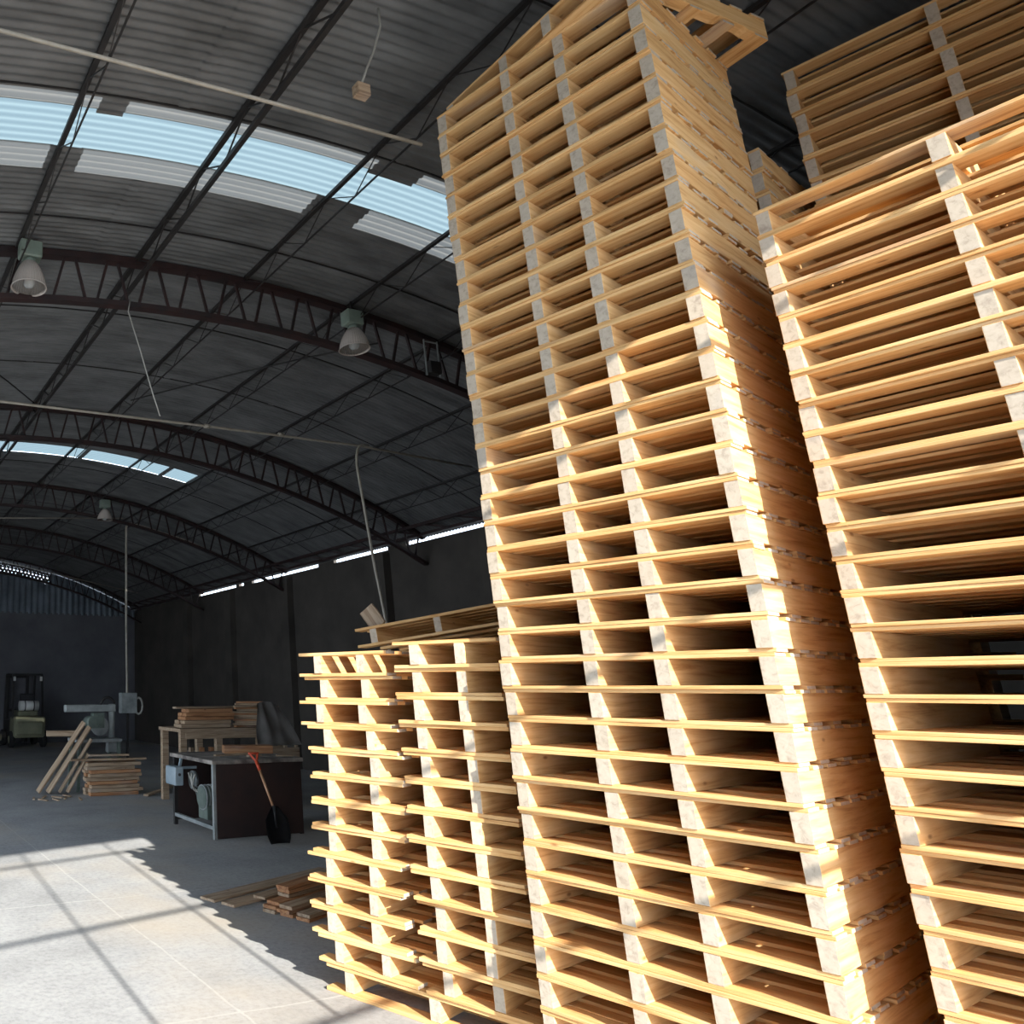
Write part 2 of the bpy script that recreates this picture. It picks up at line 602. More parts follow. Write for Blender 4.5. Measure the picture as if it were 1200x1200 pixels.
def arc_bar(bm, y, off, wd, ht, x0, x1, n=40):
    prev = None
    for k in range(n + 1):
        x = x0 + (x1 - x0) * k / n
        z = roofz(x) - off
        cur = [bm.verts.new((x, y - wd / 2, z - ht / 2)), bm.verts.new((x, y + wd / 2, z - ht / 2)), bm.verts.new((x, y + wd / 2, z + ht / 2)), bm.verts.new((x, y - wd / 2, z + ht / 2))]
        if prev:
            for j in range(4):
                bm.faces.new((prev[j], prev[(j + 1) % 4], cur[(j + 1) % 4], cur[j]))
        prev = cur


struct('trim_12', DARKSTEEL, LATER, 'thin dark lap seams running across the roof sheets')

for i, y in enumerate(TY):
    t = thing('roof_truss', '%s dark red arched lattice truss under the barrel roof' % tname[i], 'truss', (XC, y, 0), group='arched roof trusses')
    sh = lambda bm: bmesh.ops.translate(bm, verts=bm.verts, vec=(-XC, -y, 0))

    def top(bm):
        arc_bar(bm, y, 0.055, 0.10, 0.06, XL, XR - 0.05)
        sh(bm)

    def bot(bm):
        arc_bar(bm, y, TDEP, 0.09, 0.05, XL, XR - 0.05)
        sh(bm)

    def web(bm):
        n = 29
        pts = []
        for k in range(n * 2 + 1):
            x = XL + (XR - 0.1 - XL) * k / (2 * n)
            pts.append((x, y, roofz(x) - (TDEP if k % 2 else 0.07)))
        for k in range(len(pts) - 1):
            a, b_ = Vector(pts[k]), Vector(pts[k + 1])
            ins = 0.05 if k % 2 == 0 else -0.05
            bar(bm, a + Vector((0.05 if k % 2 == 0 else 0.05, 0, 0)), b_ + Vector((-0.05, 0, 0)), 0.024, 0.024, (0, 1, 0))
        sh(bm)
    part('top_chord', STEEL, t, top)
    part('bottom_chord', STEEL, t, bot)
    part('web', STEEL, t, web)

# lattice purlins ----------------------------------------------------------
PX = [-2.3, -1.1, 0.1, 1.24, 2.42, 3.6, 4.84, 6.05, 7.25, 8.45]
pn = ['fifth left of the ridge', 'fourth left of the ridge', 'third left of the ridge', 'second left of the ridge', 'just left of the ridge, heavy double-chord one',
      'along the ridge', 'first right of the ridge', 'second right of the ridge', 'third right of the ridge', 'nearest the right wall']
for i, x in enumerate(PX):
    y0, y1 = -0.3 if x < 4 else 0.6, YB - 0.05
    heavy = i == 4
    z = roofz(x) - 0.035
    dep = 0.22
    t = thing('roof_purlin', 'dark steel lattice purlin running lengthwise, %s' % pn[i], 'purlin', (x, y0, z), group='lengthwise lattice purlins')
    cw = 0.036 if heavy else 0.028
    part('top_chord', DARKSTEEL, t, lambda bm: bar(bm, (0, 0, 0), (0, y1 - y0, 0), cw + 0.01, cw))
    part('bottom_chord', DARKSTEEL, t, lambda bm: bar(bm, (0, 0, -dep), (0, y1 - y0, -dep), cw if heavy else 0.012, cw if heavy else 0.012))

    def pw(bm):
        k = 0
        yy = 0.0
        while yy < y1 - y0 - 0.36:
            za, zb = (0, -dep) if k % 2 == 0 else (-dep, 0)
            bar(bm, (0, yy, za), (0, yy + 0.36, zb), 0.011 if heavy else 0.007, 0.011 if heavy else 0.007, (1, 0, 0))
            yy += 0.36
            k += 1
    part('web', DARKSTEEL, t, pw)

# sag rods between purlins
rods = [((3.66, 9.6), (5.5, 6.5), 'steel bracing rod crossing from the second truss up to the nearest truss'),
        ((1.3, 8.6), (2.46, 10.25), 'short steel bracing rod at the left edge running to the second truss')]
for a, b, lab in rods:
    bm = bmesh.new()
    pa = Vector((a[0], a[1], roofz(a[0]) - 0.12)); pb = Vector((b[0], b[1], roofz(b[0]) - 0.12))
    n = 12
    tube(bm, [Vector((pa.x + (pb.x - pa.x) * k / n, pa.y + (pb.y - pa.y) * k / n, roofz(pa.x + (pb.x - pa.x) * k / n) - 0.10)) for k in range(n + 1)], 0.010, 6)
    tag(obj('bracing_rod', bm, DARKSTEEL), lab, 'rod')

# ------------------------------------------------------------------ pallets
BOARD_CACHE = {}


def board_mesh(ln, wd, th, end=True, notch=False, mats=None):
    key = (round(ln, 3), round(wd, 3), round(th, 4), notch, random.randrange(4))
    if key in BOARD_CACHE:
        return BOARD_CACHE[key]
    bm = bmesh.new()
    n = 6
    warp = random.uniform(-0.002, 0.002)
    if not notch:
        rows = []
        for i in range(n + 1):
            t = i / n
            x = -ln / 2 + ln * t + (random.uniform(-0.004, 0.004) if i in (0, n) else 0)
            dy = warp * math.sin(PI * t)
            e = random.uniform(-0.0022, 0.0022)
            e2 = random.uniform(-0.0022, 0.0022)
            rows.append([bm.verts.new((x, -wd / 2 + dy + e, -th / 2)), bm.verts.new((x, wd / 2 + dy + e2, -th / 2)),
                         bm.verts.new((x, wd / 2 + dy + e2, th / 2)), bm.verts.new((x, -wd / 2 + dy + e, th / 2))])
        for a, b in zip(rows, rows[1:]):
            for j in range(4):
                bm.faces.new((a[j], a[(j + 1) % 4], b[(j + 1) % 4], b[j]))
        f0 = bm.faces.new(rows[0][::-1]); f1 = bm.faces.new(rows[-1])
    else:
        # stringer with two shallow fork notches on the underside
        q = ln / 2
        nd = th * 0.10
        prof = [(-q, -th / 2), (-q + ln * 0.14, -th / 2), (-q + ln * 0.17, -th / 2 + nd), (-q + ln * 0.33, -th / 2 + nd), (-q + ln * 0.36, -th / 2),
                (q - ln * 0.36, -th / 2), (q - ln * 0.33, -th / 2 + nd), (q - ln * 0.17, -th / 2 + nd), (q - ln * 0.14, -th / 2), (q, -th / 2)]
        lo = [[bm.verts.new((x, s * wd / 2, z)) for x, z in prof] for s in (-1, 1)]
        hi = [[bm.verts.new((x, s * wd / 2, th / 2)) for x, z in prof] for s in (-1, 1)]
        for k in range(len(prof) - 1):
            bm.faces.new((lo[0][k], lo[0][k + 1], hi[0][k + 1], hi[0][k]))
            bm.faces.new((lo[1][k + 1], lo[1][k], hi[1][k], hi[1][k + 1]))
            bm.faces.new((lo[0][k + 1], lo[0][k], lo[1][k], lo[1][k + 1]))
            bm.faces.new((hi[0][k], hi[0][k + 1], hi[1][k + 1], hi[1][k]))
        bm.faces.new((lo[0][0], hi[0][0], hi[1][0], lo[1][0]))
        bm.faces.new((lo[0][-1], lo[1][-1], hi[1][-1], hi[0][-1]))
    bmesh.ops.recalc_face_normals(bm, faces=bm.faces)
    for f in bm.faces:
        if abs(f.normal.x) > 0.9:
            f.material_index = 1
    bmesh.ops.bevel(bm, geom=[e for e in bm.edges if e.calc_face_angle(0) > 1.2], offset=0.0016, segments=1, affect='EDGES')
    me = bpy.data.meshes.new('board')
    bm.to_mesh(me)
    bm.free()
    for mm in (mats or (WOOD, WEND)):
        me.materials.append(mm)
    BOARD_CACHE[key] = me
    return me


def link(name, me, parent, loc, rz=0.0):
    o = bpy.data.objects.new(name, me)
    COL.objects.link(o)
    o.parent = parent
    o.location = loc
    o.rotation_euler = (0, 0, rz)
    return o


# kinds: width (boards run along it), depth (stringers), pitch, stringer x list, stringer width, board thickness, left/right offsets
KIND = {
    'four': dict(W=1.12, D=1.03, h=0.14, sx=[0.03, 0.433, 0.725, 1.09], sw=0.055, bt=0.015, ntop=7, nbot=5, lead=0.11, bw=0.10, notch=False),
    'skew': dict(W=1.12, D=1.13, h=0.14, sx=[0.03, 0.433, 0.725, 1.09], sw=0.055, bt=0.015, ntop=7, nbot=5, lead=0.11, bw=0.09, notch=True),
    'three': dict(W=1.21, D=1.12, h=0.1269, sx=[0.025, 0.565, 1.185], sw=0.05, bt=0.014, ntop=7, nbot=5, lead=0.10, bw=0.085, notch=False),
    'back': dict(W=1.58, D=0.92, h=0.1495, sx=[0.025, 0.62, 1.15, 1.55], sw=0.05, bt=0.015, ntop=7, nbot=5, lead=0.10, bw=0.085, notch=False),
    'wing': dict(W=0.615, D=0.98, h=0.146, sx=[0.15, 0.44], sw=0.055, bt=0.019, ntop=6, nbot=4, lead=0.10, bw=0.095, notch=False),
    'wing_tall': dict(W=0.60, D=0.98, h=0.1495, sx=[0.13, 0.39], sw=0.055, bt=0.019, ntop=6, nbot=4, lead=0.10, bw=0.095, notch=False),
    'wide': dict(W=1.26, D=0.98, h=0.145, sx=[0.15, 0.66, 1.14], sw=0.055, bt=0.020, ntop=7, nbot=4, lead=0.10, bw=0.09, notch=False),
}


def pallet_parts(K):
    """list of (name, mesh, loc, rz) in pallet coords: x along the front, y depth, origin at front-left bottom"""
    out = []
    W, D, h, bt = K['W'], K['D'], K['h'], K['bt']
    g = 0.0006
    sh = h - 2 * bt - 2 * g
    for x in K['sx']:
        out.append(('stringer', board_mesh(D, K['sw'], sh, notch=K['notch']), (x + random.uniform(-0.003, 0.003), D / 2 + random.uniform(-0.004, 0.004), bt + sh / 2 + g / 2), PI / 2))
    for n, z in ((K['ntop'], h - bt / 2 - g), (K['nbot'], bt / 2)):
        for i in range(n):
            wd = K['lead'] if i in (0, n - 1) else K['bw']
            y0, y1 = K['lead'] / 2, D - K['lead'] / 2
            y = y0 + (y1 - y0) * i / (n - 1)
            out.append(('deck_board', board_mesh(W, wd, bt), (W / 2 + random.uniform(-0.004, 0.004), y + random.uniform(-0.003, 0.003), z), 0))
    return out


def whole_mesh(K, key):
    """one-mesh pallet for copies hidden behind others"""
    if key in BOARD_CACHE:
        return BOARD_CACHE[key]
    bm = bmesh.new()
    for nm, me, loc, rz in pallet_parts(K):
        tmp = bmesh.new()
        tmp.from_mesh(me)
        bmesh.ops.transform(tmp, matrix=Matrix.Translation(loc) @ Matrix.Rotation(rz, 4, 'Z'), verts=tmp.verts)
        tm = bpy.data.meshes.new('t')
        tmp.to_mesh(tm)
        bm.from_mesh(tm)
        tmp.free()
        bpy.data.meshes.remove(tm)
    me = bpy.data.meshes.new('pallet')
    bm.to_mesh(me)
    bm.free()
    me.materials.append(WOOD)
    me.materials.append(WEND)
    BOARD_CACHE[key] = me
    return me


def pallet(kind, loc, rz, label, group, whole=False, tilt=(0, 0)):
    K = KIND[kind]
    if whole:
        o = bpy.data.objects.new('wooden_pallet', whole_mesh(K, kind + str(random.randrange(2))))
        COL.objects.link(o)
        o.location = loc
        o.rotation_euler = (tilt[0], tilt[1], rz)
        return tag(o, label, 'pallet', group)
    t = thing('wooden_pallet', label, 'pallet', loc, (tilt[0], tilt[1], rz), group)
    for nm, me, l, r in pallet_parts(K):
        link(nm, me, t, l, r)
    return t


ONES = ['', 'first', 'second', 'third', 'fourth', 'fifth', 'sixth', 'seventh', 'eighth', 'ninth', 'tenth', 'eleventh', 'twelfth', 'thirteenth', 'fourteenth',
        'fifteenth', 'sixteenth', 'seventeenth', 'eighteenth', 'nineteenth', 'twentieth']
TENS = {2: 'twenty', 3: 'thirty', 4: 'forty'}


def nth(n):
    if n <= 20:
        return ONES[n]
    if n in (30, 40):
        return {30: 'thirtieth', 40: 'fortieth'}[n]
    return TENS[n // 10] + '-' + ONES[n % 10]


def stack(kind, corner, ang, count, desc, group, z0=0.0, jp=0.005, ja=0.45, top_first=0, whole_below=99, drift=None):
    """corner = front-left (far) corner; front runs along direction (sin a, -cos a)"""
    K = KIND[kind]
    rz = math.radians(ang) - PI / 2
    dx = Vector((math.sin(math.radians(ang)), -math.cos(math.radians(ang)), 0))
    dy = Vector((-dx.y, dx.x, 0))
    for k in range(count):
        fromtop = count - k + top_first
        p = Vector((corner[0], corner[1], 0)) + dx * random.uniform(-jp, jp) + dy * random.uniform(-jp, jp) * 1.6
        if drift:
            dd = drift(k)
            p += dx * dd[0] + dy * dd[1]
        p.z = z0 + k * K['h'] + 0.0004
        if fromtop == 1:
            lab = desc[0] + ', topmost ' + desc[1]
        elif k == 0 and z0 < 0.01:
            lab = desc[0] + ', lowest ' + desc[1]
        else:
            lab = desc[0] + ', ' + nth(fromtop) + ' from the top ' + desc[1]
        pallet(kind, p, rz + math.radians(random.uniform(-ja, ja)), lab, group, whole=fromtop > whole_below)


A_MAIN = math.degrees(math.atan2(0.237, 1.078))
stack('four', (3.137, 3.022), A_MAIN, 36, ('four-stringer pine pallet', 'of the tall tower in the centre'), 'pallets of the tall central tower', top_first=1)
# the odd one turned askew on top
pallet('skew', (3.265, 3.06, 36 * 0.14 + 0.001), -PI / 2, 'pine pallet turned askew on top of the tall central tower, jutting out behind', 'pallets of the tall central tower')
stack('three', (3.555, 1.767), 9.5, 29, ('long three-stringer pine pallet', 'of the sunlit stack at the right edge'), 'pallets of the right foreground stack')
stack('four', (4.36, 3.29), A_MAIN, 33, ('pale pine pallet', 'of the half-hidden stack behind the central tower'), 'pallets of the stack behind the central tower', whole_below=5)
stack('back', (4.98, 2.18), 18.0, 35, ('shaded brown pine pallet', 'of the tall stack behind the right stack'), 'pallets of the tall shaded stack at upper right', whole_below=9)

stack('wing', (6.9, 3.1), 62.0, 16, ('dim pallet', 'of the far stack added to darken gaps in the right stacks'), 'pallets of the added far right stack', whole_below=0)  # extra stack put in so gaps in the right stacks look dark

ALEFT = 20.0
dL = Vector((math.sin(math.radians(ALEFT)), -math.cos(math.radians(ALEFT)), 0))
nL = Vector((-dL.y, dL.x, 0))
P0 = Vector((2.82, 4.25, 0)) - dL * 0.055
pallet('wide', P0 + nL * 0.01 + dL * 0.05 + Vector((0, 0, 0.0005)), math.radians(ALEFT) - PI / 2, 'wide bottom pallet on the floor carrying both shorter left stacks', 'pallets of the left stacks')
lean = lambda k: (random.uniform(-0.02, 0.02) + 0.03 * math.exp(-((k - 7.5) / 1.5) ** 2) - (0.03 if k in (1, 2) else 0.0), random.uniform(-0.012, 0.012))
stack('wing', (P0.x, P0.y), ALEFT, 12, ('short pallet with overhanging board ends', 'of the leftmost stack'), 'pallets of the leftmost stack', z0=0.146, drift=lean, ja=0.8)
P1 = P0 + dL * 0.665 - nL * 0.02
stack('wing_tall', (P1.x, P1.y), ALEFT, 12, ('pallet with overhanging boards', 'of the stack beside the tall tower'), 'pallets of the stack left of the tall tower', z0=0.146,
      drift=lambda k: (random.uniform(-0.004, 0.014), random.uniform(-0.012, 0.012)), ja=0.5)
P2 = P0 - dL * 0.12 + nL * 1.06
stack('wing_tall', (P2.x, P2.y), ALEFT, 13, ('dim pallet with overhanging boards', 'behind the two left stacks'), 'pallets of the hidden rear left stack', z0=0.0, whole_below=2, drift=lambda k: (0, 0))
pallet('wide', P2 - dL * 0.14 + Vector((0, 0, 13 * 0.1495 + 0.03)), math.radians(ALEFT) - PI / 2, 'shaded pallet lying tilted on top of the rear left stack', 'pallets of the hidden rear left stack', tilt=(0, math.radians(-6)))

# ------------------------------------------------------------------ lamps
def lamp(x, y, ztop, zbot, lab, sc=1.0):
    t = thing('high_bay_lamp', lab, 'lamp', (x, y, ztop), group='high bay lamps')
    hh = ztop - zbot
    r = 0.155 * sc
    part('ballast_box', LAMPGREY, t, lambda bm: box(bm, -0.10 * sc, 0.10 * sc, -0.07 * sc, 0.07 * sc, -0.20 * sc, -0.04 * sc), 0.012)
    part('hook', DARKSTEEL, t, lambda bm: cyl(bm, (0, 0, roofz(x) - ztop - 0.06), (0, 0, -0.04 * sc), 0.012, 8))
    part('neck', LAMPGREY, t, lambda bm: cyl(bm, (0, 0, -0.20 * sc), (0, 0, -0.245 * sc), 0.05 * sc))
    z1 = -hh
    zt = -0.235 * sc
    prof = [(0.05 * sc, zt), (0.075 * sc, zt - 0.02), (0.10 * sc, zt - 0.25 * (zt - z1)), (0.128 * sc, zt - 0.5 * (zt - z1)), (0.147 * sc, zt - 0.75 * (zt - z1)), (r, z1 + 0.012), (r + 0.006, z1), (r - 0.004, z1),
            (r - 0.008, z1 + 0.012), (0.139 * sc, zt - 0.75 * (zt - z1)), (0.12 * sc, zt - 0.5 * (zt - z1)), (0.092 * sc, zt - 0.25 * (zt - z1)), (0.05 * sc, zt - 0.03)]
    part('bell_reflector', BELL, t, lambda bm: lathe(bm, prof, seg=36))
    part('lens', GLASS, t, lambda bm: lathe(bm, [(r - 0.012, z1 + 0.012), (r * 0.6, z1 - 0.012), (0.001, z1 - 0.02)], seg=32))
    part('bulb', BULB, t, lambda bm: lathe(bm, [(0.001, z1 + 0.03), (0.03 * sc, z1 + 0.045), (0.042 * sc, z1 + 0.08), (0.035 * sc, z1 + 0.13), (0.018 * sc, zt - 0.02)], seg=18))


lamp(1.33, 6.02, 5.60, 5.11, 'high bay lamp with bell shade at the left edge, hung from the nearest truss')
lamp(4.78, 6.02, 5.55, 5.08, 'high bay lamp hung from the nearest truss, left of the tall pallet tower')
lamp(5.02, 14.7, 5.52, 5.05, 'small distant high bay lamp above the far conduit', 1.05)

# flood light bracket on the first truss
t = thing('flood_light', 'small dark flood light bracket on the nearest truss beside the pallet tower', 'light', (5.82, 6.05, 4.95))
part('yoke', GREYM, t, lambda bm: (bar(bm, (-0.09, 0, 0.0), (-0.09, 0, 0.42), 0.012), bar(bm, (0.09, 0, 0.0), (0.09, 0, 0.42), 0.012), bar(bm, (-0.09, 0, 0.40), (0.09, 0, 0.40), 0.012)))
part('housing', DARKSTEEL, t, lambda bm: box(bm, -0.08, 0.08, -0.05, 0.05, 0.02, 0.16), 0.01)

# ------------------------------------------------------------------ conduits and cords
def conduit(pts, r, lab, name='conduit', m=PIPE, cat='conduit', clamps=()):
    t = thing(name, lab, cat, pts[0])
    o = Vector(pts[0])
    part('pipe', m, t, lambda bm: tube(bm, [Vector(p) - o for p in pts], r, 8))
    for c in clamps:
        part('coupling', m, t, lambda bm: cyl(bm, Vector(c) - o + Vector((-0.035, 0, 0)), Vector(c) - o + Vector((0.035, 0, 0)), r * 1.7, 10))
    return t


conduit([(-2.85, 3.0, 3.9), (-1.6, 3.0, 4.4), (-0.6, 3.0, 4.66), (0.48, 3.0, 4.72), (2.0, 3.06, 4.83), (3.09, 3.11, 4.90)], 0.011, 'thin pale conduit crossing the near roof from the left to the tower top')
conduit([(-2.85, 8.0, 3.9), (-1.6, 8.0, 4.4), (0.6, 8.0, 4.76), (1.48, 8.0, 4.78), (4, 8.0, 4.80), (6.29, 8.0, 4.80), (8.2, 8.0, 4.70)], 0.016, 'pale horizontal conduit crossing the hall at mid height',
        clamps=[(4.05, 8.0, 4.80), (5.1, 8.0, 4.815)])
conduit([(6.42, 7.955, 4.80)] + bez((6.32, 7.955, 4.80), (6.20, 7.95, 4.79), (6.2, 7.95, 4.5), 4) + [(6.35, 7.95, 3.2), (6.47, 7.95, 2.4), (6.5, 7.95, 0.02)], 0.018,
        'vertical conduit dropping from the mid-height pipe beside the left pallet stacks')
conduit([(-2.85, 16.0, 3.9), (-1.6, 16.0, 4.4), (0.2, 16.0, 4.9), (1.6, 16.0, 5.1), (3.08, 16.0, 5.21), (5.9, 16.0, 5.42)], 0.014, 'thin conduit across the far hall left of its drop')
conduit([(8.6, 16.0, 4.6)] + [(7.5, 16, 5.0), (6.4, 16.0, 5.26)] + bez((6.15, 16, 5.31), (5.98, 16, 5.33), (5.98, 16.0, 5.2), 4) + [(5.98, 16.0, 3.0), (6.0, 16, 1.6), (6.02, 16.0, 0.02)], 0.026,
        'conduit that drops straight to the floor in front of the end wall')
conduit([(-2.85, 22.0, 3.9), (-1.6, 22.0, 4.4), (0.2, 22.0, 4.95), (2.0, 22.0, 5.2), (4.29, 22.0, 5.25), (8.6, 22.0, 4.5)], 0.014, 'farthest thin conduit in front of the end gable')
conduit([(2.34, 6.15, 5.25), (2.30, 6.1, 5.1), (2.40, 6.05, 4.7), (2.49, 6.0, 4.3), (2.57, 6.0, 4.06)], 0.006, 'cord hanging free from the nearest truss', 'cord', CORD, 'cord')
conduit([(3.12, 22.5, 5.1), (3.14, 20.0, 4.2)], 0.006, 'thin cord hanging far left before the end wall', 'cord', CORD, 'cord')
# socket box on a cord near the skylight
kx = Vector((2.62, 3.05, 5.10))
t = thing('hanging_socket', 'small wooden socket box on a pale cord above the near roof bay', 'socket', kx)
part('box', OLDWOOD, t, lambda bm: box(bm, -0.045, 0.045, -0.03, 0.03, -0.05, 0.03), 0.004)
part('cord', CORD, t, lambda bm: tube(bm, [(0, 0, 0.03), (0.05, 0, 0.16), (0.12, 0, 0.32), (0.17, -0.02, 0.5), (0.16, -0.03, 0.62)], 0.007, 6))

# ------------------------------------------------------------------ loose timber on the floor
def plank(name, a, b, wd, th, m, lab, cat='board', group=None, roll=0.0, z_is_center=True):
    a, b = Vector(a), Vector(b)
    d = b - a
    ln = d.length
    me = board_mesh(ln, wd, th, mats=(m, m))
    if me.materials[0] != m:
        me = me.copy(); me.materials[0] = m; me.materials[1] = m
    o = bpy.data.objects.new(name, me)
    COL.objects.link(o)
    q = d.to_track_quat('X', 'Z')
    o.rotation_mode = 'QUATERNION'
    from mathutils import Quaternion
    o.rotation_quaternion = q @ Quaternion((1, 0, 0), roll)
    o.location = (a + b) / 2
    return tag(o, lab, cat, group)


G1 = 'flat boards on the floor by the left stack'
plank('floor_board', (3.02, 6.20, 0.011), (4.55, 6.75, 0.011), 0.16, 0.02, OLDWOOD, 'pale board flat on the floor, farthest of those left of the stacks', group=G1)
plank('floor_board', (3.10, 6.00, 0.011), (4.35, 6.42, 0.011), 0.14, 0.02, OLDWOOD, 'pale board flat on the floor, touching the sunlit edge', group=G1)
plank('floor_board', (3.40, 6.02, 0.033), (4.55, 6.52, 0.033), 0.12, 0.02, OLDWOOD, 'board lying on top of the flat floor boards', group=G1)
plank('floor_board', (3.38, 5.83, 0.011), (4.5, 6.22, 0.011), 0.13, 0.02, OLDWOOD, 'floor board nearest the small pile of short boards', group=G1)
G2 = 'short reddish boards in the low pile'
pos = ['back', 'middle', 'front']
lay = ['bottom', 'second', 'third', 'fourth']
rowsN = [(3, 'bottom'), (3, 'second'), (2, 'third'), (1, 'fourth'), (1, 'fifth'), (1, 'top')]
for li, (n, nm) in enumerate(rowsN):
    for k in range(n):
        off = k * 0.14
        jx = random.uniform(-0.03, 0.03)
        if li < 3:
            a = Vector((3.33 + 0.05 * k + jx, 5.72 - off, 0.013 + li * 0.027))
            b = a + Vector((0.62, 0.26, 0))
        else:
            a = Vector((3.52 + jx, 5.80, 0.013 + li * 0.027)); b = a + Vector((0.55, 0.10 + 0.03 * li, 0))
        posn = (' ' + ['at the back', 'in the middle', 'at the front'][k]) if n > 1 else ' alone'
        plank('short_board', a, b, 0.115, 0.024, REDWOOD if (li + k) % 3 else OLDWOOD, 'short board%s, %s layer of the low pile' % (posn, nm), group=G2)

# ------------------------------------------------------------------ leaning planks and board pile further back
G3 = 'planks leaning on the saw table'
for i, (x0, y0, x1, y1, z1, lab) in enumerate([
        (3.30, 12.95, 4.02, 12.78, 1.12, 'long pale plank leaning steeply, leftmost at the scrap pile'),
        (3.44, 12.85, 4.10, 12.72, 1.05, 'long pale plank leaning beside the leftmost one'),
        (3.62, 12.80, 4.12, 12.68, 0.85, 'narrow plank leaning third from the left at the scrap pile'),
        (3.74, 12.74, 4.08, 12.72, 0.62, 'short plank leaning against the board pile')]):
    plank('leaning_plank', (x0, y0, 0.03), (x1, y1, z1), 0.12 if i < 2 else 0.07, 0.024, OLDWOOD, lab, group=G3, roll=0.5)
G4 = 'boards of the low lumber pile'
for li in range(9):
    for k in range(2):
        y = 12.42 + k * 0.17
        jx = random.uniform(-0.05, 0.05)
        plank('pile_board', (3.98 + jx, y, 0.028 + li * 0.056), (4.84 + jx + random.uniform(-0.06, 0.06), y + random.uniform(-0.008, 0.008), 0.028 + li * 0.056), 0.14, 0.05, OLDWOOD if (li + k) % 3 else REDWOOD,
              '%s board, %s row, in the low lumber pile in front of the saw' % (['lowest', 'second', 'third', 'fourth', 'fifth', 'sixth', 'seventh', 'eighth', 'topmost'][li], ['front', 'rear'][k]), group=G4)
# stray boards across its top
for i, (a, b, lab) in enumerate([((3.72, 12.52, 0.545), (4.98, 12.40, 0.545), 'thin board lying across the top of the low lumber pile'),
                                 ((4.05, 12.62, 0.60), (4.72, 12.52, 0.60), 'grey offcut on the low lumber pile, rear one'),
                                 ((4.84, 12.05, 0.02), (5.6, 12.5, 0.10), 'bent dark strip on the floor right of the lumber pile')]):
    plank('offcut', a, b, 0.09, 0.03, OLDWOOD, lab)
# scraps
NC = 8
for i in range(NC):
    x = 3.10 + 0.095 * i
    y = 12.40 + [0.0, -0.2, 0.1, -0.25, 0.02, -0.12, 0.12, -0.3][i]
    an = [1.3, 2.0, 1.1, 1.7, 2.1, 1.2, 1.8, 1.4][i]
    c = Vector((x, y, 0.011))
    d = Vector((math.cos(an), math.sin(an), 0)) * 0.11
    plank('wood_scrap', c - d, c + d, 0.035, 0.02, OLDWOOD, ('leftmost' if i == 0 else 'rightmost' if i == NC - 1 else nth(i + 1) + ' from the left') + ' small wood scrap on the floor before the leaning planks', 'scrap', 'wood scraps before the leaning planks')

# radial arm saw behind
t = thing('radial_arm_saw', 'dusty grey radial arm saw with a horizontal arm behind the lumber pile', 'saw', (4.3, 13.2, 0))
part('arm', GREYM, t, lambda bm: box(bm, -0.50, 0.42, -0.06, 0.06, 1.27, 1.39), 0.012)
part('column', GREYM, t, lambda bm: (cyl(bm, (0.36, 0, 0.8), (0.36, 0, 1.40), 0.055), box(bm, 0.28, 0.44, -0.08, 0.08, 0.6, 0.82)), 0.0)
part('motor', GREENM, t, lambda bm: (cyl(bm, (-0.02, -0.16, 1.10), (-0.02, 0.16, 1.10), 0.10), box(bm, 0.0, 0.2, -0.08, 0.08, 1.0, 1.25)))
part('blade_guard', GREYM, t, lambda bm: cyl(bm, (0.14, -0.02, 1.03), (0.14, 0.02, 1.03), 0.16, 24))
part('table', GREYM, t, lambda bm: (box(bm, -0.35, 0.45, -0.30, 0.30, 0.78, 0.83)), 0.004)
for sx in (-0.3, 0.4):
    for sy in (-0.25, 0.25):
        part('leg', GREENM, t, lambda bm: bar(bm, (sx * 1.05, sy * 1.05, 0), (sx, sy, 0.78), 0.05, 0.05, (0, 1, 0)))
part('scrap_handle', DARKSTEEL, t, lambda bm: tube(bm, bez((0.15, 0, 1.39), (0.25, 0, 1.62), (0.42, 0, 1.42), 8), 0.025))
plank('offcut', (3.46, 13.1, 0.93), (3.98, 13.0, 0.93), 0.16, 0.09, OLDWOOD, 'thick pale offcut jutting left from the saw table')
t = thing('switch_box', 'pale grey electrical switch box on the conduit drop behind the saw', 'box', (6.02, 15.84, 1.15))
part('enclosure', GREYM, t, lambda bm: box(bm, -0.24, 0.12, -0.09, 0.09, 0, 0.42), 0.012)
part('cable_coil', CORD, t, lambda bm: tube(bm, [(0.16 + 0.09 * math.cos(a * PI / 6), -0.06, 0.15 + 0.17 * math.sin(a * PI / 6)) for a in range(13)], 0.022, 8))
part('post', DARKSTEEL, t, lambda bm: bar(bm, (-0.06, 0.02, -1.15), (-0.06, 0.02, 0.05), 0.05, 0.05, (0, 1, 0)))

# ------------------------------------------------------------------ table saw cabinet with shovel
CX0, CX1, CY0, CY1, CZ = 4.24, 5.42, 8.45, 9.62, 0.86
t = thing('saw_bench', 'dark brown steel saw bench with open side and motor inside', 'bench', ((CX0 + CX1) / 2, (CY0 + CY1) / 2, 0))
ox = Vector(((CX0 + CX1) / 2, (CY0 + CY1) / 2, 0))
hx, hy = (CX1 - CX0) / 2, (CY1 - CY0) / 2
part('front_panel', CABM, t, lambda bm: box(bm, -hx + 0.03, hx, -hy, -hy + 0.012, 0.01, CZ - 0.05), 0.003)
part('back_panel', CABM, t, lambda bm: box(bm, -hx + 0.03, hx, hy - 0.012, hy, 0.05, CZ - 0.05), 0.003)
part('side_panel', CABM, t, lambda bm: box(bm, hx - 0.012, hx, -hy + 0.013, hy - 0.013, 0.03, CZ - 0.05), 0.003)
part('table_top', DUSTTOP, t, lambda bm: box(bm, -hx - 0.03, hx + 0.02, -hy - 0.03, hy + 0.03, CZ - 0.045, CZ), 0.005)
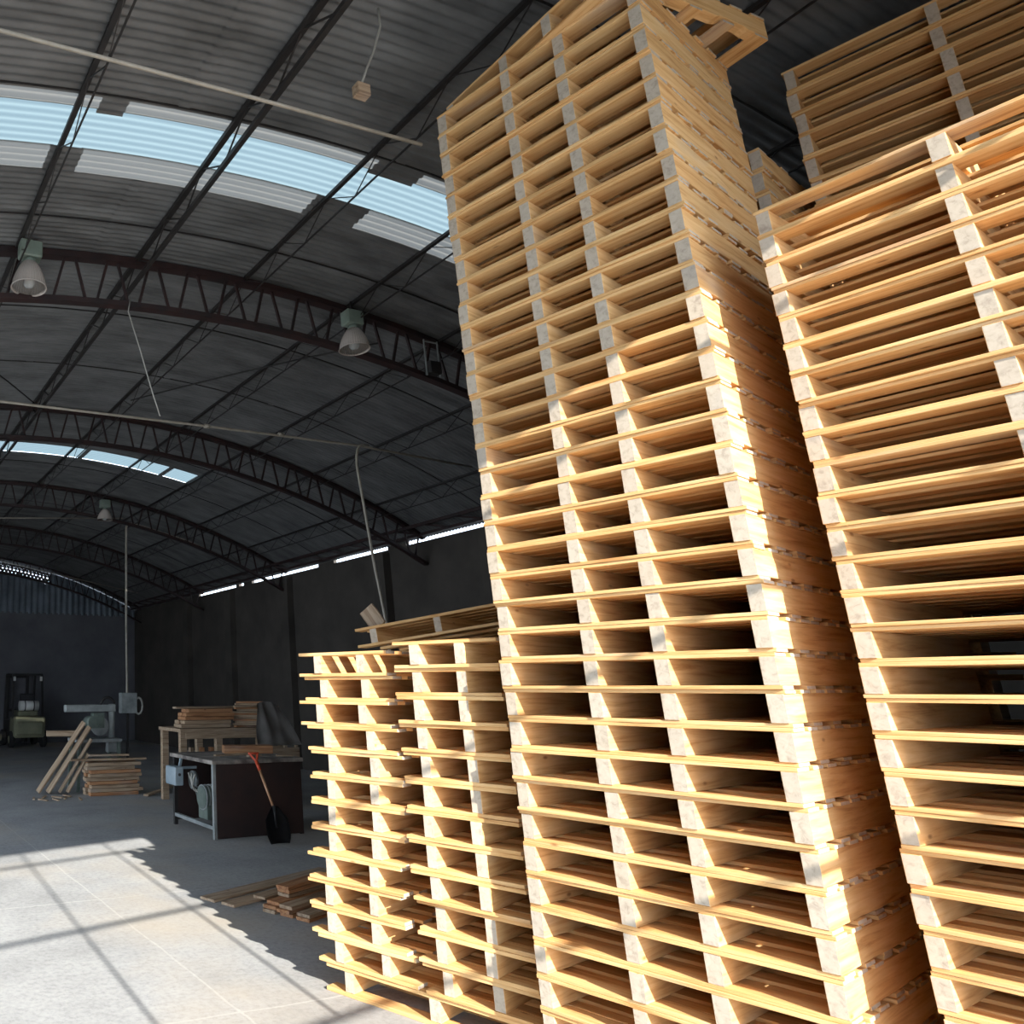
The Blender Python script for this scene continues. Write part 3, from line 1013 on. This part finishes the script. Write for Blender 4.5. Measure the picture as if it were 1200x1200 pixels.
for sx in (-1, 1):
    for sy in (-1, 1):
        part('leg', GREYM if sx < 0 and sy < 0 else DARKSTEEL, t, lambda bm: bar(bm, (sx * (hx - 0.02), sy * (hy - 0.03), 0), (sx * (hx - 0.02), sy * (hy - 0.03), CZ - 0.045), 0.045, 0.045, (0, 1, 0)))
part('lower_rail', GREYM, t, lambda bm: bar(bm, (-hx + 0.02, -hy + 0.04, 0.12), (-hx + 0.02, hy - 0.04, 0.12), 0.04, 0.04))
mo = part('motor', GREENM, t, lambda bm: (cyl(bm, (-hx + 0.06, -0.12, 0.40), (-hx + 0.38, -0.12, 0.40), 0.13, 22), box(bm, -hx + 0.08, -hx + 0.34, -0.24, 0.0, 0.16, 0.32)))
part('cooling_fins', GREYM, mo, lambda bm: [cyl(bm, (-hx + 0.07 + 0.045 * k, -0.12, 0.40), (-hx + 0.082 + 0.045 * k, -0.12, 0.40), 0.145, 22) for k in range(6)])
part('pulley', GREYM, t, lambda bm: cyl(bm, (-hx + 0.10, 0.22, 0.56), (-hx + 0.14, 0.22, 0.56), 0.11, 24))
part('belt', BLACK, t, lambda bm: (bar(bm, (-hx + 0.12, 0.32, 0.60), (-hx + 0.12, 0.0, 0.27), 0.02, 0.012, (1, 0, 0)), bar(bm, (-hx + 0.12, 0.12, 0.50), (-hx + 0.12, -0.22, 0.30), 0.02, 0.012, (1, 0, 0))))
part('wiring', CORD, t, lambda bm: [tube(bm, bez((-hx + 0.02, -0.05 + 0.1 * k, 0.66), (-hx - 0.04 + 0.05 * k, 0.1, 0.40 + 0.03 * k), (-hx + 0.14, -0.1 + 0.15 * k, 0.46), 8), 0.010, 6) for k in range(3)])
sb = part('switch_box', BLUEGREY, t, lambda bm: box(bm, -hx - 0.14, -hx - 0.02, 0.20, 0.50, 0.50, 0.72), 0.012, 'pale blue switch box')
part('button', BLACK, sb, lambda bm: cyl(bm, (-hx - 0.08, 0.20, 0.63), (-hx - 0.08, 0.188, 0.63), 0.018, 12))
part('bracket', BLUEGREY, t, lambda bm: (bar(bm, (-hx - 0.03, 0.3, 0.72), (-hx + 0.0, 0.3, 0.84), 0.03), bar(bm, (-hx - 0.03, 0.3, 0.70), (-hx + 0.2, 0.3, 0.70), 0.03)))
# dust and things on the bench
for i, (x, y, a, ln, lab) in enumerate([(4.95, 8.75, 0.25, 0.22, 'small pale offcut on the saw bench, near its middle'), (5.3, 8.62, -0.3, 0.2, 'small pale offcut at the right end of the saw bench'), (4.75, 8.95, 0.1, 0.5, 'longer pale lath on the saw bench')]):
    d = Vector((math.cos(a), math.sin(a), 0)) * ln / 2
    plank('offcut', Vector((x, y, CZ + 0.012)) - d, Vector((x, y, CZ + 0.012)) + d, 0.05, 0.02, OLDWOOD, lab)
plank('offcut', (4.82, 9.32, CZ + 0.05), (5.42, 9.12, CZ + 0.05), 0.22, 0.095, REDWOOD, 'thick brown timber block on the back of the saw bench')

# shovel leaning against the bench
t = thing('shovel', 'black bladed shovel with red-orange grip leaning on the dark saw bench', 'shovel', (4.80, 8.02, 0.0))
top = Vector((-0.07, 0.35, 0.93)); low = Vector((0.0, 0.06, 0.36))


def blade(bm):
    rows = []
    n = 9
    for i in range(n + 1):
        t_ = i / n
        c = Vector((0.02, 0.0, 0.004)).lerp(low + Vector((0.0, 0.0, 0.02)), t_)
        wd = 0.15 if t_ < 0.65 else 0.15 - 0.105 * ((t_ - 0.65) / 0.35)
        if t_ < 0.2:
            wd = 0.12 + 0.03 * t_ / 0.2
        row = []
        for k in range(9):
            s = -1 + 2 * k / 8
            dep = 0.035 * (1 - s * s)
            row.append(bm.verts.new(c + Vector((s * wd, dep - 0.02, 0))))
        rows.append(row)
    for a, b in zip(rows, rows[1:]):
        for k in range(8):
            f = bm.faces.new((a[k], a[k + 1], b[k + 1], b[k]))
            f.smooth = True
    bmesh.ops.solidify(bm, geom=bm.faces, thickness=0.004)


part('blade', BLACK, t, blade)
part('socket', BLACK, t, lambda bm: tube(bm, [Vector((0.01, 0.03, 0.16)), low + Vector((0, 0, 0.03))], [0.012, 0.022], 10))
part('shaft', SHAFT, t, lambda bm: cyl(bm, low, low.lerp(top, 0.72), 0.015, 10))
part('grip', ORANGE, t, lambda bm: (cyl(bm, low.lerp(top, 0.68), low.lerp(top, 0.86), 0.019, 10),
                                    bar(bm, low.lerp(top, 0.84), top + Vector((-0.055, 0, 0.0)), 0.022), bar(bm, low.lerp(top, 0.84), top + Vector((0.055, 0, 0.0)), 0.022),
                                    cyl(bm, top + Vector((-0.065, 0, 0)), top + Vector((0.065, 0, 0)), 0.014, 10)))

# ------------------------------------------------------------------ work table heaped with timber
WX0, WX1, WY, WZ = 4.95, 6.80, 11.0, 1.08
t = thing('work_table', 'rough timber work table behind the saw bench, heaped with lumber', 'table', ((WX0 + WX1) / 2, 11.35, 0))
wh = (WX1 - WX0) / 2
part('table_top', OLDWOOD, t, lambda bm: box(bm, -wh, wh, -0.42, 0.42, WZ - 0.05, WZ), 0.004)
part('lower_shelf', OLDWOOD, t, lambda bm: box(bm, -wh + 0.06, wh - 0.05, -0.34, 0.36, 0.42, 0.46), 0.004)
part('apron', OLDWOOD, t, lambda bm: box(bm, -wh + 0.1, wh, -0.40, -0.375, WZ - 0.15, WZ - 0.05), 0.003)
for sx in (-1, -0.3, 1):
    for sy in (-1, 1):
        part('leg', OLDWOOD, t, lambda bm: bar(bm, (sx * (wh - 0.07), sy * 0.345, 0), (sx * (wh - 0.07), sy * 0.345, WZ - 0.05), 0.10, 0.09, (0, 1, 0)))
G5 = 'boards heaped on the work table'
nm5 = ['lowest', 'second', 'third', 'fourth', 'top']
for li in range(5):
    for k in range(2):
        x0 = 5.03 + 0.03 * li
        plank('table_board', (x0 + random.uniform(0, .04), 11.15 + 0.17 * k, WZ + 0.03 + li * 0.056), (x0 + 0.82 + random.uniform(-.05, .05), 11.15 + 0.17 * k, WZ + 0.03 + li * 0.056), 0.15, 0.05,
              REDWOOD if li > 1 else OLDWOOD, '%s brown board, %s row, stacked at the left end of the work table' % (nm5[li], ['front', 'rear'][k]), group=G5)
plank('table_board', (5.05, 11.36, WZ + 0.296), (6.95, 11.46, WZ + 0.296), 0.13, 0.03, OLDWOOD, 'long thin board lying across the top of the heap', group=G5)
NS = 13
for i in range(NS):
    an = random.uniform(-0.9, 0.9) if i % 2 else random.uniform(2.4, 3.6)
    hl = random.uniform(0.2, 0.29)
    c = Vector((6.2 + random.uniform(-0.03, 0.03), 11.08, WZ + 0.016 + 0.03 * i))
    d = Vector((math.cos(an) * hl, math.sin(an) * hl * 0.75, 0))
    m = OLDWOOD if i % 3 else REDWOOD
    lab = ('topmost' if i == NS - 1 else 'lowest' if i == 0 else nth(NS - i) + ' from the top') + ' strip in the tangled wood heap on the work table'
    plank('scrap_strip', c - d, c + d, random.uniform(0.04, 0.08), 0.025, m, lab, 'strip', 'tangled wood strips on the work table')
for i, (x, z, lab) in enumerate([(5.2, 0.5, 'short timber standing on the shelf below the work table, left one'), (5.38, 0.5, 'short reddish timber on the shelf below the work table, middle one'), (5.54, 0.5, 'short reddish timber on the shelf below the work table, right one')]):
    plank('shelf_timber', (x, 11.1, 0.465), (x, 11.1, 0.80), 0.09, 0.05, REDWOOD if i else OLDWOOD, lab)


# canvas sheet draped over something at the right of the heap
def canvas(bm):
    nx, nz = 14, 14
    rows = []
    for j in range(nz + 1):
        v = j / nz
        row = []
        for i in range(nx + 1):
            u = i / nx
            x = 0.02 + (u - 0.5) * (0.75 - 0.38 * v) + 0.04 * v
            y = -0.28 + 0.40 * v + 0.03 * math.sin(9 * u + 5 * v) + 0.02 * math.sin(17 * u)
            z = v * 0.62 * (1 - 0.25 * (u - 0.45) ** 2)
            row.append(bm.verts.new((x, y, z)))
        rows.append(row)
    for a, b in zip(rows, rows[1:]):
        for k in range(nx):
            f = bm.faces.new((a[k], a[k + 1], b[k + 1], b[k]))
            f.smooth = True
    bmesh.ops.solidify(bm, geom=bm.faces, thickness=0.02)


bm = bmesh.new()
canvas(bm)
cv = obj('canvas_cover', bm, TAUPE)
cv.location = (6.30, 10.66, 0.85)
bmv = cv.data
tag(cv, 'grey canvas cover slumped over the right side of the work table', 'cover')
t = thing('scrap_crate', 'dark wooden crate standing right of the work table under the canvas', 'crate', (6.28, 10.56, 0))
for k in range(4):
    part('slat', OLDWOOD, t, lambda bm: box(bm, -0.36, 0.36, -0.20, -0.18, 0.04 + 0.205 * k, 0.2 + 0.205 * k))
    part('slat', OLDWOOD, t, lambda bm: box(bm, -0.36, 0.36, 0.16, 0.18, 0.04 + 0.205 * k, 0.2 + 0.205 * k))
for sx in (-0.33, 0.33):
    for sy in (-0.16, 0.14):
        part('post', OLDWOOD, t, lambda bm: bar(bm, (sx, sy, 0), (sx, sy, 0.845), 0.04, 0.04, (0, 1, 0)))

# loose boards upright behind the left stacks
lb = P2 - dL * 0.02 + nL * 0.12 + Vector((0, 0, 2.13))
plank('loose_board', lb, lb - dL * 0.10 + Vector((0, 0, 0.15)), 0.13, 0.022, OLDWOOD, 'square board end sticking up tilted behind the leftmost stack', roll=PI / 2)

# ------------------------------------------------------------------ forklift, rear view
t = thing('forklift', 'small dusty yellow-grey forklift parked against the dark end wall', 'forklift', (5.44, 23.0, 0))
part('counterweight', YELLOWM, t, lambda bm: (box(bm, -0.46, 0.46, -0.55, 0.1, 0.28, 0.86), box(bm, -0.40, 0.40, -0.60, -0.5, 0.34, 0.74)), 0.05)
part('chassis', DARKSTEEL, t, lambda bm: box(bm, -0.44, 0.44, 0.05, 1.1, 0.25, 0.75), 0.02)
part('hood', YELLOWM, t, lambda bm: box(bm, -0.30, 0.30, -0.25, 0.35, 0.86, 1.02), 0.03)
st = part('seat', BLACK, t, lambda bm: (box(bm, -0.24, 0.24, -0.05, 0.35, 1.02, 1.12), box(bm, -0.22, 0.22, -0.12, -0.02, 1.1, 1.5)), 0.03)
og = part('overhead_guard', DARKSTEEL, t, lambda bm: (
    [bar(bm, (s * 0.44, -0.25, 0.8), (s * 0.44, -0.05, 2.05), 0.06, 0.06, (0, 1, 0)) for s in (-1, 1)],
    [bar(bm, (s * 0.44, 0.95, 0.75), (s * 0.44, 0.80, 2.05), 0.06, 0.06, (0, 1, 0)) for s in (-1, 1)],
    [bar(bm, (-0.44, y, 2.05), (0.44, y, 2.05), 0.05) for y in (-0.05, 0.1, 0.25, 0.4, 0.55, 0.8)],
    [bar(bm, (s * 0.44, -0.05, 2.05), (s * 0.44, 0.8, 2.05), 0.05) for s in (-1, 1)]))
for s in (-1, 1):
    part('tail_light', WHITE, t, lambda bm: box(bm, s * 0.40 - 0.035, s * 0.40 + 0.035, -0.15, -0.10, 1.86, 1.99), 0.01)
part('gas_tank', WHITE, t, lambda bm: (cyl(bm, (-0.28, -0.32, 1.16), (0.28, -0.32, 1.16), 0.14, 22)))
part('tank_strap', DARKSTEEL, t, lambda bm: [cyl(bm, (x, -0.32, 1.16), (x + 0.03, -0.32, 1.16), 0.146, 22) for x in (-0.14, 0.12)])
part('mast', DARKSTEEL, t, lambda bm: ([bar(bm, (s * 0.30, 1.2, 0.05), (s * 0.30, 1.2, 2.1), 0.08, 0.10, (0, 1, 0)) for s in (-1, 1)], bar(bm, (-0.3, 1.2, 2.0), (0.3, 1.2, 2.0), 0.08), bar(bm, (-0.3, 1.2, 1.0), (0.3, 1.2, 1.0), 0.08)))
for s in (-1, 1):
    for y in (-0.25, 0.85):
        wh_ = part('wheel', TIRE, t, lambda bm: cyl(bm, (s * 0.40, y, 0.23), (s * 0.54, y, 0.23), 0.23, 24), 0.015)
        part('hub', YELLOWM, wh_, lambda bm: cyl(bm, (s * 0.54, y, 0.23), (s * 0.552, y, 0.23), 0.10, 16))
part('fork', DARKSTEEL, t, lambda bm: box(bm, -0.26, -0.16, 1.24, 1.32, 0.05, 0.6))
part('fork', DARKSTEEL, t, lambda bm: box(bm, 0.16, 0.26, 1.24, 1.32, 0.05, 0.6))
